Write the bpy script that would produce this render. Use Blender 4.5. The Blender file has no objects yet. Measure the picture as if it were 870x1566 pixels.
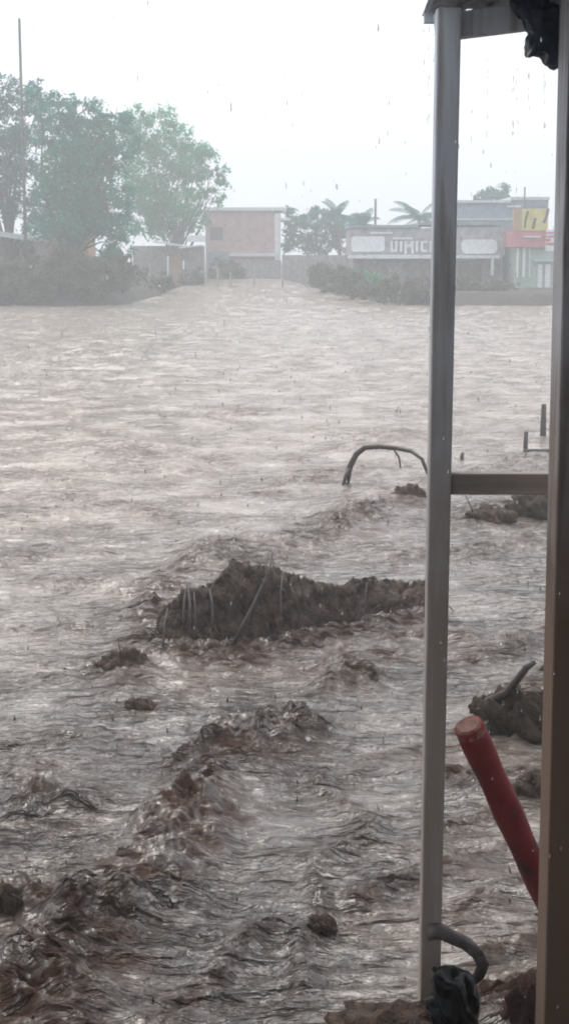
import bpy, bmesh, math, random
import numpy as np
from mathutils import Vector, Matrix
random.seed(7); rng = np.random.default_rng(11)
scene = bpy.context.scene
C = scene.collection
R = math.radians
# ---------------------------------------------------------------- camera
EYE = 3.0; F = 2300.0; PITCH = R(9.8)
cam = bpy.data.cameras.new('camera'); cam_o = bpy.data.objects.new('camera', cam); C.objects.link(cam_o)
cam_o.location = (0, 0, EYE); cam_o.rotation_euler = (R(90) - PITCH, 0, 0)
cam.sensor_fit = 'VERTICAL'; cam.sensor_height = 24; cam.lens = 24 * F / 1566
cam.clip_start = 0.05; cam.clip_end = 3000
scene.camera = cam_o
# ---------------------------------------------------------------- overcast sky
world = bpy.data.worlds.new('World'); scene.world = world; world.use_nodes = True
wn = world.node_tree; wn.nodes.clear()
wo = wn.nodes.new('ShaderNodeOutputWorld'); bg = wn.nodes.new('ShaderNodeBackground')
sky = wn.nodes.new('ShaderNodeTexSky'); sky.sky_type = 'NISHITA'; sky.sun_disc = False
SUN_EL, SUN_AZ = R(52), R(-25)
sky.sun_elevation = SUN_EL; sky.sun_rotation = SUN_AZ
sky.air_density = 1.0; sky.dust_density = 6.0; sky.ozone_density = 1.0
# thick cloud: the sky's own colour mostly washed out to an even cool white
mixc = wn.nodes.new('ShaderNodeMixRGB'); mixc.inputs[0].default_value = 0.80
mixc.inputs[2].default_value = (6.3, 6.7, 7.3, 1)
wn.links.new(sky.outputs[0], mixc.inputs[1]); wn.links.new(mixc.outputs[0], bg.inputs[0])
bg.inputs[1].default_value = 0.125
wn.links.new(bg.outputs[0], wo.inputs[0])
sun = bpy.data.lights.new('sun', 'SUN'); sun.energy = 0.9; sun.angle = R(25); sun.color = (1, .97, .93)
sun_o = bpy.data.objects.new('sun', sun); C.objects.link(sun_o)
sun_o.rotation_euler = Vector((math.sin(SUN_AZ) * math.cos(SUN_EL), math.cos(SUN_AZ) * math.cos(SUN_EL), math.sin(SUN_EL))).to_track_quat('Z', 'Y').to_euler()
vs = scene.view_settings; vs.view_transform = 'Standard'; vs.look = 'None'; vs.gamma = 1; vs.use_curve_mapping = False
vs.exposure = .74
scene.cycles.volume_bounces = 3; scene.cycles.max_bounces = 8
scene.cycles.use_denoising = True
scene.cycles.filter_width = 1.9

# ---------------------------------------------------------------- geometry of the view
def ray(px, py):
    dx = (px - 435) / F; dy = -(py - 783) / F
    return Vector((dx, math.cos(PITCH) + dy * math.sin(PITCH), -math.sin(PITCH) + dy * math.cos(PITCH)))
def P(px, py, Y):
    r = ray(px, py); t = Y / r.y
    return Vector((r.x * t, Y, EYE + r.z * t))
def G(px, py, z=0.0):
    r = ray(px, py); t = (z - EYE) / r.z
    return Vector((r.x * t, r.y * t, z))

# ---------------------------------------------------------------- noise
def _hash(ix, iy, seed):
    h = (ix.astype(np.int64) * 374761393 + iy.astype(np.int64) * 668265263 + seed * 974634777) & 0xffffffff
    h = ((h ^ (h >> 13)) * 1274126177) & 0xffffffff
    return ((h ^ (h >> 16)) & 0xffff) / 65535.0 * 2 * np.pi
def perlin(x, y, seed=0):
    x = np.asarray(x, float); y = np.asarray(y, float)
    ix = np.floor(x); iy = np.floor(y); fx = x - ix; fy = y - iy
    u = fx * fx * fx * (fx * (fx * 6 - 15) + 10); v = fy * fy * fy * (fy * (fy * 6 - 15) + 10)
    def g(ax, ay):
        a = _hash(ix + ax, iy + ay, seed)
        return np.cos(a) * (fx - ax) + np.sin(a) * (fy - ay)
    return ((g(0, 0) * (1 - u) + g(1, 0) * u) * (1 - v) + (g(0, 1) * (1 - u) + g(1, 1) * u) * v) * 1.5
def fbm(x, y, o=4, seed=0):
    s = 0; a = 1.0; n = 0
    for i in range(o):
        s = s + a * perlin(x * 2 ** i + 17.3 * i, y * 2 ** i - 9.1 * i, seed + i); n += a; a *= .5
    return s / n
def ridged(x, y, o=3, seed=0):
    s = 0; a = 1.0; n = 0
    for i in range(o):
        s = s + a * (1 - np.abs(perlin(x * 2 ** i + 5.7 * i, y * 2 ** i + 3.1 * i, seed + i)) * 2); n += a; a *= .5
    return s / n

# ---------------------------------------------------------------- materials
def mat(name, col, rough=.7, var=.25, scale=8.0, bump=0.0, spec=.4, col2=None, metal=0, stretch=(1, 1, 1), bdist=.01):
    m = bpy.data.materials.new(name); m.use_nodes = True; nt = m.node_tree; b = nt.nodes['Principled BSDF']
    b.inputs['Roughness'].default_value = rough; b.inputs['Specular IOR Level'].default_value = spec; b.inputs['Metallic'].default_value = metal
    tc = nt.nodes.new('ShaderNodeTexCoord'); mp = nt.nodes.new('ShaderNodeMapping'); mp.inputs['Scale'].default_value = stretch
    nt.links.new(tc.outputs['Object'], mp.inputs[0])
    n = nt.nodes.new('ShaderNodeTexNoise'); n.inputs['Scale'].default_value = scale; n.inputs['Detail'].default_value = 6; n.inputs['Roughness'].default_value = .65
    nt.links.new(mp.outputs[0], n.inputs[0])
    rp = nt.nodes.new('ShaderNodeValToRGB')
    c2 = col2 or tuple(min(1, c * (1 + var)) for c in col)
    c1 = tuple(c * (1 - var) for c in col)
    rp.color_ramp.elements[0].position = .35; rp.color_ramp.elements[0].color = (*c1, 1)
    rp.color_ramp.elements[1].position = .68; rp.color_ramp.elements[1].color = (*c2, 1)
    nt.links.new(n.outputs[0], rp.inputs[0]); nt.links.new(rp.outputs[0], b.inputs['Base Color'])
    if bump:
        bp = nt.nodes.new('ShaderNodeBump'); bp.inputs['Strength'].default_value = bump; bp.inputs['Distance'].default_value = bdist
        nt.links.new(n.outputs[0], bp.inputs['Height']); nt.links.new(bp.outputs[0], b.inputs['Normal'])
    return m
def leaf_mat(name, col, col2):
    m = mat(name, col, rough=.8, scale=1.2, col2=col2, spec=.04)
    nt = m.node_tree; b = nt.nodes['Principled BSDF']; out = nt.nodes['Material Output']; rp = [n for n in nt.nodes if n.type == 'VALTORGB'][0]
    tr = nt.nodes.new('ShaderNodeBsdfTranslucent'); dk = nt.nodes.new('ShaderNodeMixRGB'); dk.blend_type = 'MULTIPLY'; dk.inputs[0].default_value = 1; dk.inputs[2].default_value = (.6, .6, .62, 1); nt.links.new(rp.outputs[0], dk.inputs[1]); nt.links.new(dk.outputs[0], tr.inputs[0])
    ad = nt.nodes.new('ShaderNodeAddShader'); nt.links.new(b.outputs[0], ad.inputs[0]); nt.links.new(tr.outputs[0], ad.inputs[1]); nt.links.new(ad.outputs[0], out.inputs['Surface'])
    return m
M = {}
M['pink'] = mat('pink_render', (.47, .31, .285), .85, .18, 2.0, .2)
M['pinkdark'] = mat('shutter_brown', (.16, .12, .12), .7)
M['white'] = mat('white_paint', (.72, .74, .74), .6, .12, 5)
M['greywall'] = mat('grey_block_wall', (.30, .275, .27), .9, .3, 3, .3)
M['bluegrey'] = mat('blue_grey_paint', (.22, .27, .32), .8, .2, 2)
M['darkwall'] = mat('dark_wall', (.36, .35, .37), .85, .3, 2)
M['sheet'] = mat('zinc_sheet', (.52, .56, .58), .45, .2, 3, metal=.3)
M['yellow'] = mat('yellow_signboard', (.62, .50, .15), .6, .15, 1.5, col2=(.66, .62, .22))
M['orange'] = mat('tan_signboard', (.42, .26, .14), .6, .15, 1.5)
M['red'] = mat('pink_red_fascia', (.50, .17, .20), .6, .15, 2)
M['green'] = mat('pale_green_paint', (.36, .46, .38), .7, .15, 2)
M['ink'] = mat('dark_lettering', (.09, .055, .04), .7)
M['redink'] = mat('red_stripe', (.55, .06, .08), .6)
M['glass'] = mat('dark_glass', (.03, .035, .04), .1, .1)
M['bark'] = mat('bark', (.09, .07, .055), .9, .3, 6, .4)
M['leafA'] = leaf_mat('leaf_mid_green', (.004, .14, .10), (.015, .22, .15))
M['leafB'] = leaf_mat('leaf_fresh_green', (.008, .18, .09), (.03, .30, .14))
M['leafC'] = leaf_mat('leaf_blue_green', (.006, .10, .10), (.02, .15, .145))
M['shrub'] = leaf_mat('shrub_grey_green', (.075, .07, .045), (.15, .135, .10))
M['poleM'] = mat('weathered_pole', (.10, .09, .08), .85, .3, 5)
M['soil'] = mat('muddy_ground', (.055, .043, .035), .75, .35, .8, .4, bdist=.05)
M['mud'] = mat('wet_mud', (.080, .052, .038), .5, .6, 14, .9, spec=.12, bdist=.05)
M['mudred'] = mat('wet_red_mud', (.045, .018, .012), .6, .55, 14, 1.0, spec=.16, bdist=.04)
M['mudbrown'] = mat('wet_brown_mud', (.05, .032, .019), .6, .55, 14, 1.0, spec=.16, bdist=.04)
M['twig'] = mat('wet_twig', (.055, .04, .032), .5, .3, 20, .4)
M['highlight'] = mat('painted_highlight_stick', (.17, .145, .135), .4, .3, 20, .4)
M['black'] = mat('black_plastic', (.003, .003, .0035), .3, .3, 8, .4, spec=.14, bdist=.02)
M['tarp'] = mat('blue_tarpaulin', (.035, .05, .075), .45, .35, 6, .5, bdist=.02)
M['roofU'] = mat('rusty_roof_sheet', (.62, .64, .68), .8, .3, 4, metal=.4)
M['board'] = mat('dark_boards', (.025, .018, .015), .85, .3, 3, .3, stretch=(1, 1, .15))
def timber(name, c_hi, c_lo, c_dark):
    """old brown timber: glare painted in as blue grey above, shade as a darker tone lower down"""
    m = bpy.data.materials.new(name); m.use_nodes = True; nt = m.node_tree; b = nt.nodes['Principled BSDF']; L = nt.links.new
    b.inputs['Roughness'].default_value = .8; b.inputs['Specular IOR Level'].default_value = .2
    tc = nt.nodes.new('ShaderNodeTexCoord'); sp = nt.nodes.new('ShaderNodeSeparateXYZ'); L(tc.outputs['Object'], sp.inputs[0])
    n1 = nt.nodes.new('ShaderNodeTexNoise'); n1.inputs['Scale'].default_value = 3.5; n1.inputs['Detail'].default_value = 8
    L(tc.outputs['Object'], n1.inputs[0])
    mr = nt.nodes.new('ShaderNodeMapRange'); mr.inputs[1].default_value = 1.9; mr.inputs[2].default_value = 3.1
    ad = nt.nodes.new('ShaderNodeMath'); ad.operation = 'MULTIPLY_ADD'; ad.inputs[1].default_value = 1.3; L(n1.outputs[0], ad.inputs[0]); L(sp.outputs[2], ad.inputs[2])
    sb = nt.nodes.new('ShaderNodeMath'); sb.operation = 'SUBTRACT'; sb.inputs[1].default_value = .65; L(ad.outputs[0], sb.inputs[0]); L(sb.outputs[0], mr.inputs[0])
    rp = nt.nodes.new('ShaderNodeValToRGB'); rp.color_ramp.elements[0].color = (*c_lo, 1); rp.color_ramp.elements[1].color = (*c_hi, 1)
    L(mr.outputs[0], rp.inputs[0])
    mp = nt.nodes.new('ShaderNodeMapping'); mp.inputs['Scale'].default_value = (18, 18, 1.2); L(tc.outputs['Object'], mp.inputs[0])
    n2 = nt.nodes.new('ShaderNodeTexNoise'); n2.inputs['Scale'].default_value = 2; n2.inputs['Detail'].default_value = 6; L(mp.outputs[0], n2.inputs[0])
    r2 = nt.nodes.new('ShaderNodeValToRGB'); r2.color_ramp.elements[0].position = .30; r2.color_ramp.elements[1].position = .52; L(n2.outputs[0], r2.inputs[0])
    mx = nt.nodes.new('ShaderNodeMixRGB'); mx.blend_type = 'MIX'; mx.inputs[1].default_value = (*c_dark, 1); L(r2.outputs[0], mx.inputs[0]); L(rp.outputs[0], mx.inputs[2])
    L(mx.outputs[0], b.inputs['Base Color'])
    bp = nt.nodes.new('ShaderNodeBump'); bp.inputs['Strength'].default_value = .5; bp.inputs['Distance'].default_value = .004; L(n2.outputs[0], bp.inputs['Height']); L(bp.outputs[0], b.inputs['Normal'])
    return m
M['post'] = timber('glare_graded_post_timber', (.66, .69, .73), (.34, .28, .24), (.42, .39, .37))  # glare coloured in as pale blue grey above, darker brown below
M['post2'] = timber('brown_post_timber', (.50, .50, .52), (.18, .115, .08), (.16, .125, .105))  # sky light painted in above, shade as dark brown lower down

def log_mat():
    m = bpy.data.materials.new('red_painted_log'); m.use_nodes = True; nt = m.node_tree; b = nt.nodes['Principled BSDF']; L = nt.links.new
    b.inputs['Roughness'].default_value = .5; b.inputs['Specular IOR Level'].default_value = .15
    tc = nt.nodes.new('ShaderNodeTexCoord')
    n = nt.nodes.new('ShaderNodeTexNoise'); n.inputs['Scale'].default_value = 9; n.inputs['Detail'].default_value = 8; L(tc.outputs['Object'], n.inputs[0])
    rp = nt.nodes.new('ShaderNodeValToRGB'); e = rp.color_ramp.elements
    e[0].position = .3; e[0].color = (.025, .002, .004, 1); e[1].position = .52; e[1].color = (.13, .004, .007, 1)
    x = e.new(.74); x.color = (.13, .012, .012, 1)
    L(n.outputs[0], rp.inputs[0]); L(rp.outputs[0], b.inputs['Base Color'])
    bp = nt.nodes.new('ShaderNodeBump'); bp.inputs['Strength'].default_value = .5; bp.inputs['Distance'].default_value = .008; L(n.outputs[0], bp.inputs['Height']); L(bp.outputs[0], b.inputs['Normal'])
    return m
M['redlog'] = log_mat()
M['cutwood'] = mat('worn_wood_end', (.13, .055, .04), .8, .5, 14, .8)

def water_mat():
    m = bpy.data.materials.new('muddy_flood_water'); m.use_nodes = True; nt = m.node_tree; b = nt.nodes['Principled BSDF']; L = nt.links.new
    b.inputs['Roughness'].default_value = .07; b.inputs['IOR'].default_value = 1.62
    tc = nt.nodes.new('ShaderNodeTexCoord')
    at = nt.nodes.new('ShaderNodeAttribute'); at.attribute_name = 'silt'
    n1 = nt.nodes.new('ShaderNodeTexNoise'); n1.inputs['Scale'].default_value = .9; n1.inputs['Detail'].default_value = 6; L(tc.outputs['Object'], n1.inputs[0])
    r1 = nt.nodes.new('ShaderNodeValToRGB'); e = r1.color_ramp.elements
    e[0].position = .3; e[0].color = (.034, .023, .017, 1); e[1].position = .7; e[1].color = (.13, .100, .078, 1)
    L(n1.outputs[0], r1.inputs[0])
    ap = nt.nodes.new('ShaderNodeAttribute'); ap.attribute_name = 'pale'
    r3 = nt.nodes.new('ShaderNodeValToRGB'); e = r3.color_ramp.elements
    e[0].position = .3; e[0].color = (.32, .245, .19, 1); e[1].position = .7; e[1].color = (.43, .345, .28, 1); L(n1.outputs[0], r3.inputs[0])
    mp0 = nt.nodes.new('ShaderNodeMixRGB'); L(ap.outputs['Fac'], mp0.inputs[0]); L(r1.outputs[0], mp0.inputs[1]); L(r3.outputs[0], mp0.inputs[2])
    nm = nt.nodes.new('ShaderNodeTexNoise'); nm.inputs['Scale'].default_value = 7; nm.inputs['Detail'].default_value = 6; nm.inputs['Roughness'].default_value = .7; nm.inputs['Distortion'].default_value = .8
    mq = nt.nodes.new('ShaderNodeMapping'); mq.inputs['Scale'].default_value = (1, 1.8, 1); L(tc.outputs['Object'], mq.inputs[0]); L(mq.outputs[0], nm.inputs[0])
    mk = nt.nodes.new('ShaderNodeMapRange'); mk.inputs[1].default_value = .40; mk.inputs[2].default_value = .56; mk.inputs[3].default_value = .25; mk.inputs[4].default_value = 1.3; L(nm.outputs[0], mk.inputs[0])
    sl = nt.nodes.new('ShaderNodeMath'); sl.operation = 'MULTIPLY'; sl.use_clamp = True; L(at.outputs['Fac'], sl.inputs[0]); L(mk.outputs[0], sl.inputs[1])
    mx = nt.nodes.new('ShaderNodeMixRGB'); L(sl.outputs[0], mx.inputs[0]); L(mp0.outputs[0], mx.inputs[1]); mx.inputs[2].default_value = (.052, .027, .018, 1)
    ms = nt.nodes.new('ShaderNodeMapRange'); ms.inputs[3].default_value = .5; ms.inputs[4].default_value = .04; L(sl.outputs[0], ms.inputs[0]); L(ms.outputs[0], b.inputs['Specular IOR Level'])
    mrr = nt.nodes.new('ShaderNodeMapRange'); mrr.inputs[1].default_value = .15; mrr.inputs[2].default_value = .8; mrr.inputs[3].default_value = .08; mrr.inputs[4].default_value = .55; L(sl.outputs[0], mrr.inputs[0]); L(mrr.outputs[0], b.inputs['Roughness'])
    # broken flecks of pale froth on the brown water
    mf = nt.nodes.new('ShaderNodeMapping'); mf.inputs['Scale'].default_value = (1, 2.2, 1); L(tc.outputs['Object'], mf.inputs[0])
    nf = nt.nodes.new('ShaderNodeTexNoise'); nf.inputs['Scale'].default_value = 9; nf.inputs['Detail'].default_value = 6; nf.inputs['Roughness'].default_value = .72; nf.inputs['Distortion'].default_value = 1.4; L(mf.outputs[0], nf.inputs[0])
    nf2 = nt.nodes.new('ShaderNodeTexNoise'); nf2.inputs['Scale'].default_value = 1.6; nf2.inputs['Detail'].default_value = 3; L(mf.outputs[0], nf2.inputs[0])
    af = nt.nodes.new('ShaderNodeMath'); af.operation = 'MULTIPLY_ADD'; af.inputs[1].default_value = .9; L(nf2.outputs[0], af.inputs[0]); L(nf.outputs[0], af.inputs[2])
    rf = nt.nodes.new('ShaderNodeMapRange'); rf.inputs[1].default_value = 1.03; rf.inputs[2].default_value = 1.16; rf.inputs[4].default_value = .75; L(af.outputs[0], rf.inputs[0])
    iv = nt.nodes.new('ShaderNodeMath'); iv.operation = 'SUBTRACT'; iv.inputs[0].default_value = 1; L(sl.outputs[0], iv.inputs[1]); fm = nt.nodes.new('ShaderNodeMath'); fm.operation = 'MULTIPLY'; L(iv.outputs[0], fm.inputs[0]); L(rf.outputs[0], fm.inputs[1])
    mxf = nt.nodes.new('ShaderNodeMixRGB'); L(fm.outputs[0], mxf.inputs[0]); L(mx.outputs[0], mxf.inputs[1]); mxf.inputs[2].default_value = (.46, .40, .35, 1)
    L(mxf.outputs[0], b.inputs['Base Color'])
    mp = nt.nodes.new('ShaderNodeMapping'); mp.inputs['Scale'].default_value = (.8, 2.3, 1); mp.inputs['Rotation'].default_value = (0, 0, R(-14)); L(tc.outputs['Object'], mp.inputs[0])
    na = nt.nodes.new('ShaderNodeTexNoise'); na.inputs['Scale'].default_value = 4.5; na.inputs['Detail'].default_value = 4; na.inputs['Roughness'].default_value = .5; na.inputs['Distortion'].default_value = .6; L(mp.outputs[0], na.inputs[0])
    nb = nt.nodes.new('ShaderNodeTexNoise'); nb.inputs['Scale'].default_value = 22; nb.inputs['Detail'].default_value = 3; nb.inputs['Distortion'].default_value = 1.0; L(mp.outputs[0], nb.inputs[0])
    b1 = nt.nodes.new('ShaderNodeBump'); b1.inputs['Strength'].default_value = 1.0; b1.inputs['Distance'].default_value = .20; 
    nl = nt.nodes.new('ShaderNodeTexNoise'); nl.inputs['Scale'].default_value = 1.1; nl.inputs['Detail'].default_value = 3; L(tc.outputs['Object'], nl.inputs[0])
    ml = nt.nodes.new('ShaderNodeMapRange'); ml.inputs[1].default_value = .36; ml.inputs[2].default_value = .64; ml.inputs[3].default_value = .18; ml.inputs[4].default_value = 1.6; L(nl.outputs[0], ml.inputs[0])
    sb = nt.nodes.new('ShaderNodeMath'); sb.operation = 'SUBTRACT'; sb.inputs[1].default_value = .5; L(na.outputs[0], sb.inputs[0])
    mm = nt.nodes.new('ShaderNodeMath'); mm.operation = 'MULTIPLY'; L(sb.outputs[0], mm.inputs[0]); L(ml.outputs[0], mm.inputs[1]); L(mm.outputs[0], b1.inputs['Height'])
    b2 = nt.nodes.new('ShaderNodeBump'); b2.inputs['Strength'].default_value = .5; b2.inputs['Distance'].default_value = .012; L(nb.outputs[0], b2.inputs['Height']); L(b1.outputs[0], b2.inputs['Normal'])
    L(b2.outputs[0], b.inputs['Normal'])
    return m
M['water'] = water_mat()
M['drop'] = mat('rain_water', (.8, .82, .84), .05, .03); M['drop'].node_tree.nodes['Principled BSDF'].inputs['Transmission Weight'].default_value = .9

# ---------------------------------------------------------------- object helpers
def link(name, me, m, parent=None):
    o = bpy.data.objects.new(name, me); C.objects.link(o)
    for k in (m if isinstance(m, (list, tuple)) else [m]):
        if k: me.materials.append(k)
    if parent is not None: o.parent = parent; o.matrix_parent_inverse = parent.matrix_world.inverted() if False else Matrix.Translation(-parent.location)
    return o
def tag(o, label=None, cat=None, group=None, kind=None):
    if label: o['label'] = label
    if cat: o['category'] = cat
    if group: o['group'] = group
    if kind: o['kind'] = kind
    return o
def thing(name, loc, label, cat, group=None):
    o = bpy.data.objects.new(name, None); C.objects.link(o); o.location = loc; o.empty_display_size = .2
    return tag(o, label, cat, group)
class MB:
    def __init__(s): s.v = []; s.f = []; s.mi = []
    def quad(s, pts, mi=0):
        n = len(s.v); s.v += [tuple(p) for p in pts]; s.f.append(tuple(range(n, n + len(pts)))); s.mi.append(mi)
    def box(s, x0, x1, y0, y1, z0, z1, mi=0):
        n = len(s.v); s.v += [(x, y, z) for x in (x0, x1) for y in (y0, y1) for z in (z0, z1)]
        for f in ((0, 1, 3, 2), (4, 6, 7, 5), (0, 4, 5, 1), (2, 3, 7, 6), (0, 2, 6, 4), (1, 5, 7, 3)):
            s.f.append(tuple(n + i for i in f)); s.mi.append(mi)
        return s
    def bar(s, a, b, w, d, up=Vector((0, 1, 0)), mi=0, w2=None):
        """rectangular timber from a to b, w across, d along `up`"""
        a = Vector(a); b = Vector(b); t = (b - a).normalized(); u = (up - t * up.dot(t)).normalized(); r = t.cross(u)
        n = len(s.v); w2 = w2 or w
        for p, ww in ((a, w), (b, w2)):
            for i, j in ((-1, -1), (1, -1), (1, 1), (-1, 1)): s.v.append(tuple(p + r * i * ww / 2 + u * j * d / 2))
        for f in ((0, 3, 2, 1), (4, 5, 6, 7), (0, 1, 5, 4), (1, 2, 6, 5), (2, 3, 7, 6), (3, 0, 4, 7)):
            s.f.append(tuple(n + i for i in f)); s.mi.append(mi)
        return s
    def tube(s, pts, rad, seg=8, mi=0, rough=0.0, cap=True):
        pts = [Vector(p) for p in pts]; n0 = len(s.v); k = len(pts)
        for i, p in enumerate(pts):
            t = (pts[min(i + 1, k - 1)] - pts[max(i - 1, 0)]).normalized()
            u = t.orthogonal().normalized() if i == 0 else (u - t * u.dot(t)).normalized()
            v = t.cross(u); r = rad[i] if isinstance(rad, (list, tuple)) else rad
            for j in range(seg):
                a = 2 * math.pi * j / seg; rr = r * (1 + rough * (random.random() - .5))
                s.v.append(tuple(p + (u * math.cos(a) + v * math.sin(a)) * rr))
        for i in range(k - 1):
            for j in range(seg):
                a = n0 + i * seg + j; b = n0 + i * seg + (j + 1) % seg
                s.f.append((a, b, b + seg, a + seg)); s.mi.append(mi)
        if cap:
            s.f.append(tuple(n0 + seg - 1 - j for j in range(seg))); s.mi.append(mi)
            s.f.append(tuple(n0 + (k - 1) * seg + j for j in range(seg))); s.mi.append(mi)
        return s
    def build(s, name, m, parent=None, smooth=False, bevel=0):
        me = bpy.data.meshes.new(name); me.from_pydata(s.v, [], s.f); me.update()
        me.polygons.foreach_set('material_index', s.mi)
        if smooth: me.polygons.foreach_set('use_smooth', [True] * len(me.polygons))
        o = link(name, me, m, parent)
        if bevel:
            b = o.modifiers.new('bevel', 'BEVEL'); b.width = bevel; b.segments = 2
        return o
def pbox(mb, x0, x1, y0, y1, Y, depth, mi=0):
    """box whose front face at distance Y spans those picture extents"""
    a = P(x0, y1, Y); b = P(x1, y0, Y)
    mb.box(a.x, b.x, Y, Y + depth, a.z, b.z, mi); return mb
def grid_mesh(name, X, Yg, Z, m, attr=None, pale=None):
    r, c = X.shape
    me = bpy.data.meshes.new(name)
    me.vertices.add(r * c); co = np.stack([X, Yg, Z], -1).reshape(-1).astype(np.float32); me.vertices.foreach_set('co', co)
    i = np.arange(r * c).reshape(r, c); q = np.stack([i[:-1, :-1], i[:-1, 1:], i[1:, 1:], i[1:, :-1]], -1).reshape(-1, 4)
    me.loops.add(q.size); me.loops.foreach_set('vertex_index', q.reshape(-1).astype(np.int32))
    me.polygons.add(len(q)); me.polygons.foreach_set('loop_start', (np.arange(len(q)) * 4).astype(np.int32))
    me.polygons.foreach_set('use_smooth', np.ones(len(q), bool))
    if attr is not None:
        a = me.attributes.new('silt', 'FLOAT', 'POINT'); a.data.foreach_set('value', attr.reshape(-1).astype(np.float32))
    if pale is not None:
        a = me.attributes.new('pale', 'FLOAT', 'POINT'); a.data.foreach_set('value', pale.reshape(-1).astype(np.float32))
    me.update(calc_edges=True)
    return link(name, me, m)

# ---------------------------------------------------------------- terrain
def sm(a, b, x):
    t = np.clip((x - a) / (b - a), 0, 1); return t * t * (3 - 2 * t)
def chan(x, y):
    """1 inside the flooded side channel that pours in between the far banks"""
    t = np.clip((y - 85) / 36, 0, 1.2)
    xl = -9.3 + 2.5 * t; xr = 8.2 - 8.2 * np.minimum(1, t * 1.05) ** .75
    e = .8
    return sm(xl - e, xl + e, x) * (1 - sm(xr - e, xr + e, x)) * (1 - sm(119, 123, y))
def ground_h(x, y):
    n = fbm(x / 6.0, y / 6.0, 3, 5)
    bank = sm(83.0, 88.5, y + n * 2.0)
    far = -1.3 + bank * (2.0 + .25 * n)
    ch = chan(x, y)
    far = far * (1 - ch) + (-1.3 + .0) * ch
    near = np.where(y < 1.5, 1.4, np.where(y < 4.4, 1.4 - (y - 1.5) / 2.9 * .95, np.maximum(.45 - (y - 4.4) * 1.6, -1.3)))
    near = near + .05 * fbm(x * 1.5, y * 1.5, 4, 9)
    return np.where(y < 40, near, far)
ys = np.concatenate([[-200, -100, -60, -30, -8], np.arange(-3, 7, .12), [9, 15, 30, 45, 60, 75], np.arange(80, 126, .5), [130, 140, 160, 200, 260, 340]])
xs = np.concatenate([[-340, -220, -120, -70, -50], np.arange(-34, -3, .7), np.arange(-3, 3, .12), np.arange(3, 34, .7), [50, 70, 120, 220, 340]])
X, Yg = np.meshgrid(xs, ys)
tag(grid_mesh('ground', X, Yg, ground_h(X, Yg), M['soil']), 'muddy brown bank ground running under the flood water to the horizon', kind='structure')

# ---------------------------------------------------------------- flood water
# crests of churned brown water; polylines followed on the ground: (points, half width m, height m, silt)
churn = []
def crest(pts, w, h, s): churn.append(([G(*p) for p in pts], w, h, s))
crest([(40, 1560), (120, 1400), (210, 1330), (300, 1240), (370, 1150), (450, 1110)], .26, .15, .95)
crest([(-40, 1370), (40, 1380), (110, 1400)], .2, .16, .9)
crest([(60, 1500), (110, 1440), (190, 1400), (240, 1370)], .18, .10, .7)
crest([(60, 1180), (110, 1210), (90, 1230)], .3, .10, .65)
crest([(210, 1330), (290, 1290), (360, 1240)], .20, .10, .8)
crest([(210, 1560), (280, 1490), (350, 1440), (400, 1420)], .10, .09, .6)
crest([(435, 1530), (460, 1440), (500, 1370), (525, 1260), (520, 1180)], .08, .09, .45)
crest([(560, 1375), (640, 1350), (740, 1320), (840, 1300)], .09, .10, .75)
crest([(670, 1275), (740, 1255), (780, 1250)], .08, .10, .7)
crest([(670, 1400), (760, 1370), (830, 1350)], .07, .07, .7)
crest([(740, 1545), (800, 1500), (850, 1470)], .14, .12, 1.0)
crest([(730, 1120), (790, 1080), (850, 1050)], .25, .14, .95)
crest([(480, 1040), (520, 1030), (560, 1010), (640, 985), (700, 980)], .35, .08, .8)
crest([(360, 860), (430, 835), (520, 810), (560, 780), (620, 755)], .45, .13, .55)
crest([(300, 850), (380, 830)], .4, .12, .5)
crest([(560, 680), (600, 665)], .7, .15, .35)
crest([(690, 800), (760, 780), (840, 770)], .5, .16, .75)
crest([(620, 850), (720, 845), (830, 825)], .35, .12, .6)
crest([(690, 735), (770, 720), (840, 700)], .6, .14, .45)
crest([(170, 1020), (240, 1020)], .3, .10, .6)
crest([(30, 960), (130, 955), (230, 935)], .22, .10, .4)
crest([(140, 700), (200, 690)], .8, .16, .25)
crest([(0, 560), (200, 545)], 1.5, .15, .15)
crest([(130, 1310), (60, 1340), (0, 1310)], .2, .08, .5)
crest([(230, 1002), (330, 1006), (430, 992), (540, 972), (640, 948)], .14, .16, .9)
crest([(250, 900), (300, 872), (340, 850)], .3, .13, .7)
crest([(60, 790), (150, 775), (230, 780)], .4, .12, .35)
crest([(300, 640), (380, 630)], .7, .13, .3)
crest([(440, 740), (500, 725), (560, 722)], .45, .13, .45)
crest([(0, 860), (80, 845), (160, 850)], .3, .10, .35)
crest([(250, 720), (330, 705)], .5, .12, .3)
crest([(225, 1270), (265, 1245), (310, 1250)], .10, .20, 1.0)
crest([(295, 1170), (330, 1145), (350, 1120)], .10, .16, 1.0)
crest([(385, 1140), (430, 1120), (465, 1125)], .12, .20, .9)
crest([(55, 1245), (85, 1225), (115, 1235)], .12, .17, .8)
crest([(120, 1410), (150, 1390), (175, 1395)], .10, .16, 1.0)
crest([(490, 1045), (515, 1030), (540, 1040)], .14, .14, 1.0)
crest([(520, 815), (550, 800), (570, 790)], .22, .22, .8)
crest([(0, 1540), (60, 1500), (110, 1530)], .14, .16, 1.0)
crest([(165, 1040), (230, 1012), (330, 1012), (450, 995), (560, 975), (650, 955)], .25, .10, .9)
crest([(210, 985), (250, 930)], .3, .14, .8)
crest([(690, 1020), (760, 1000), (840, 960)], .2, .12, .7)
crest([(690, 1180), (760, 1190), (840, 1170)], .12, .12, .9)
crest([(700, 1460), (780, 1430), (840, 1410)], .07, .09, .9)
crest([(560, 1180), (610, 1150), (650, 1140)], .07, .06, .5)
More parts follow.
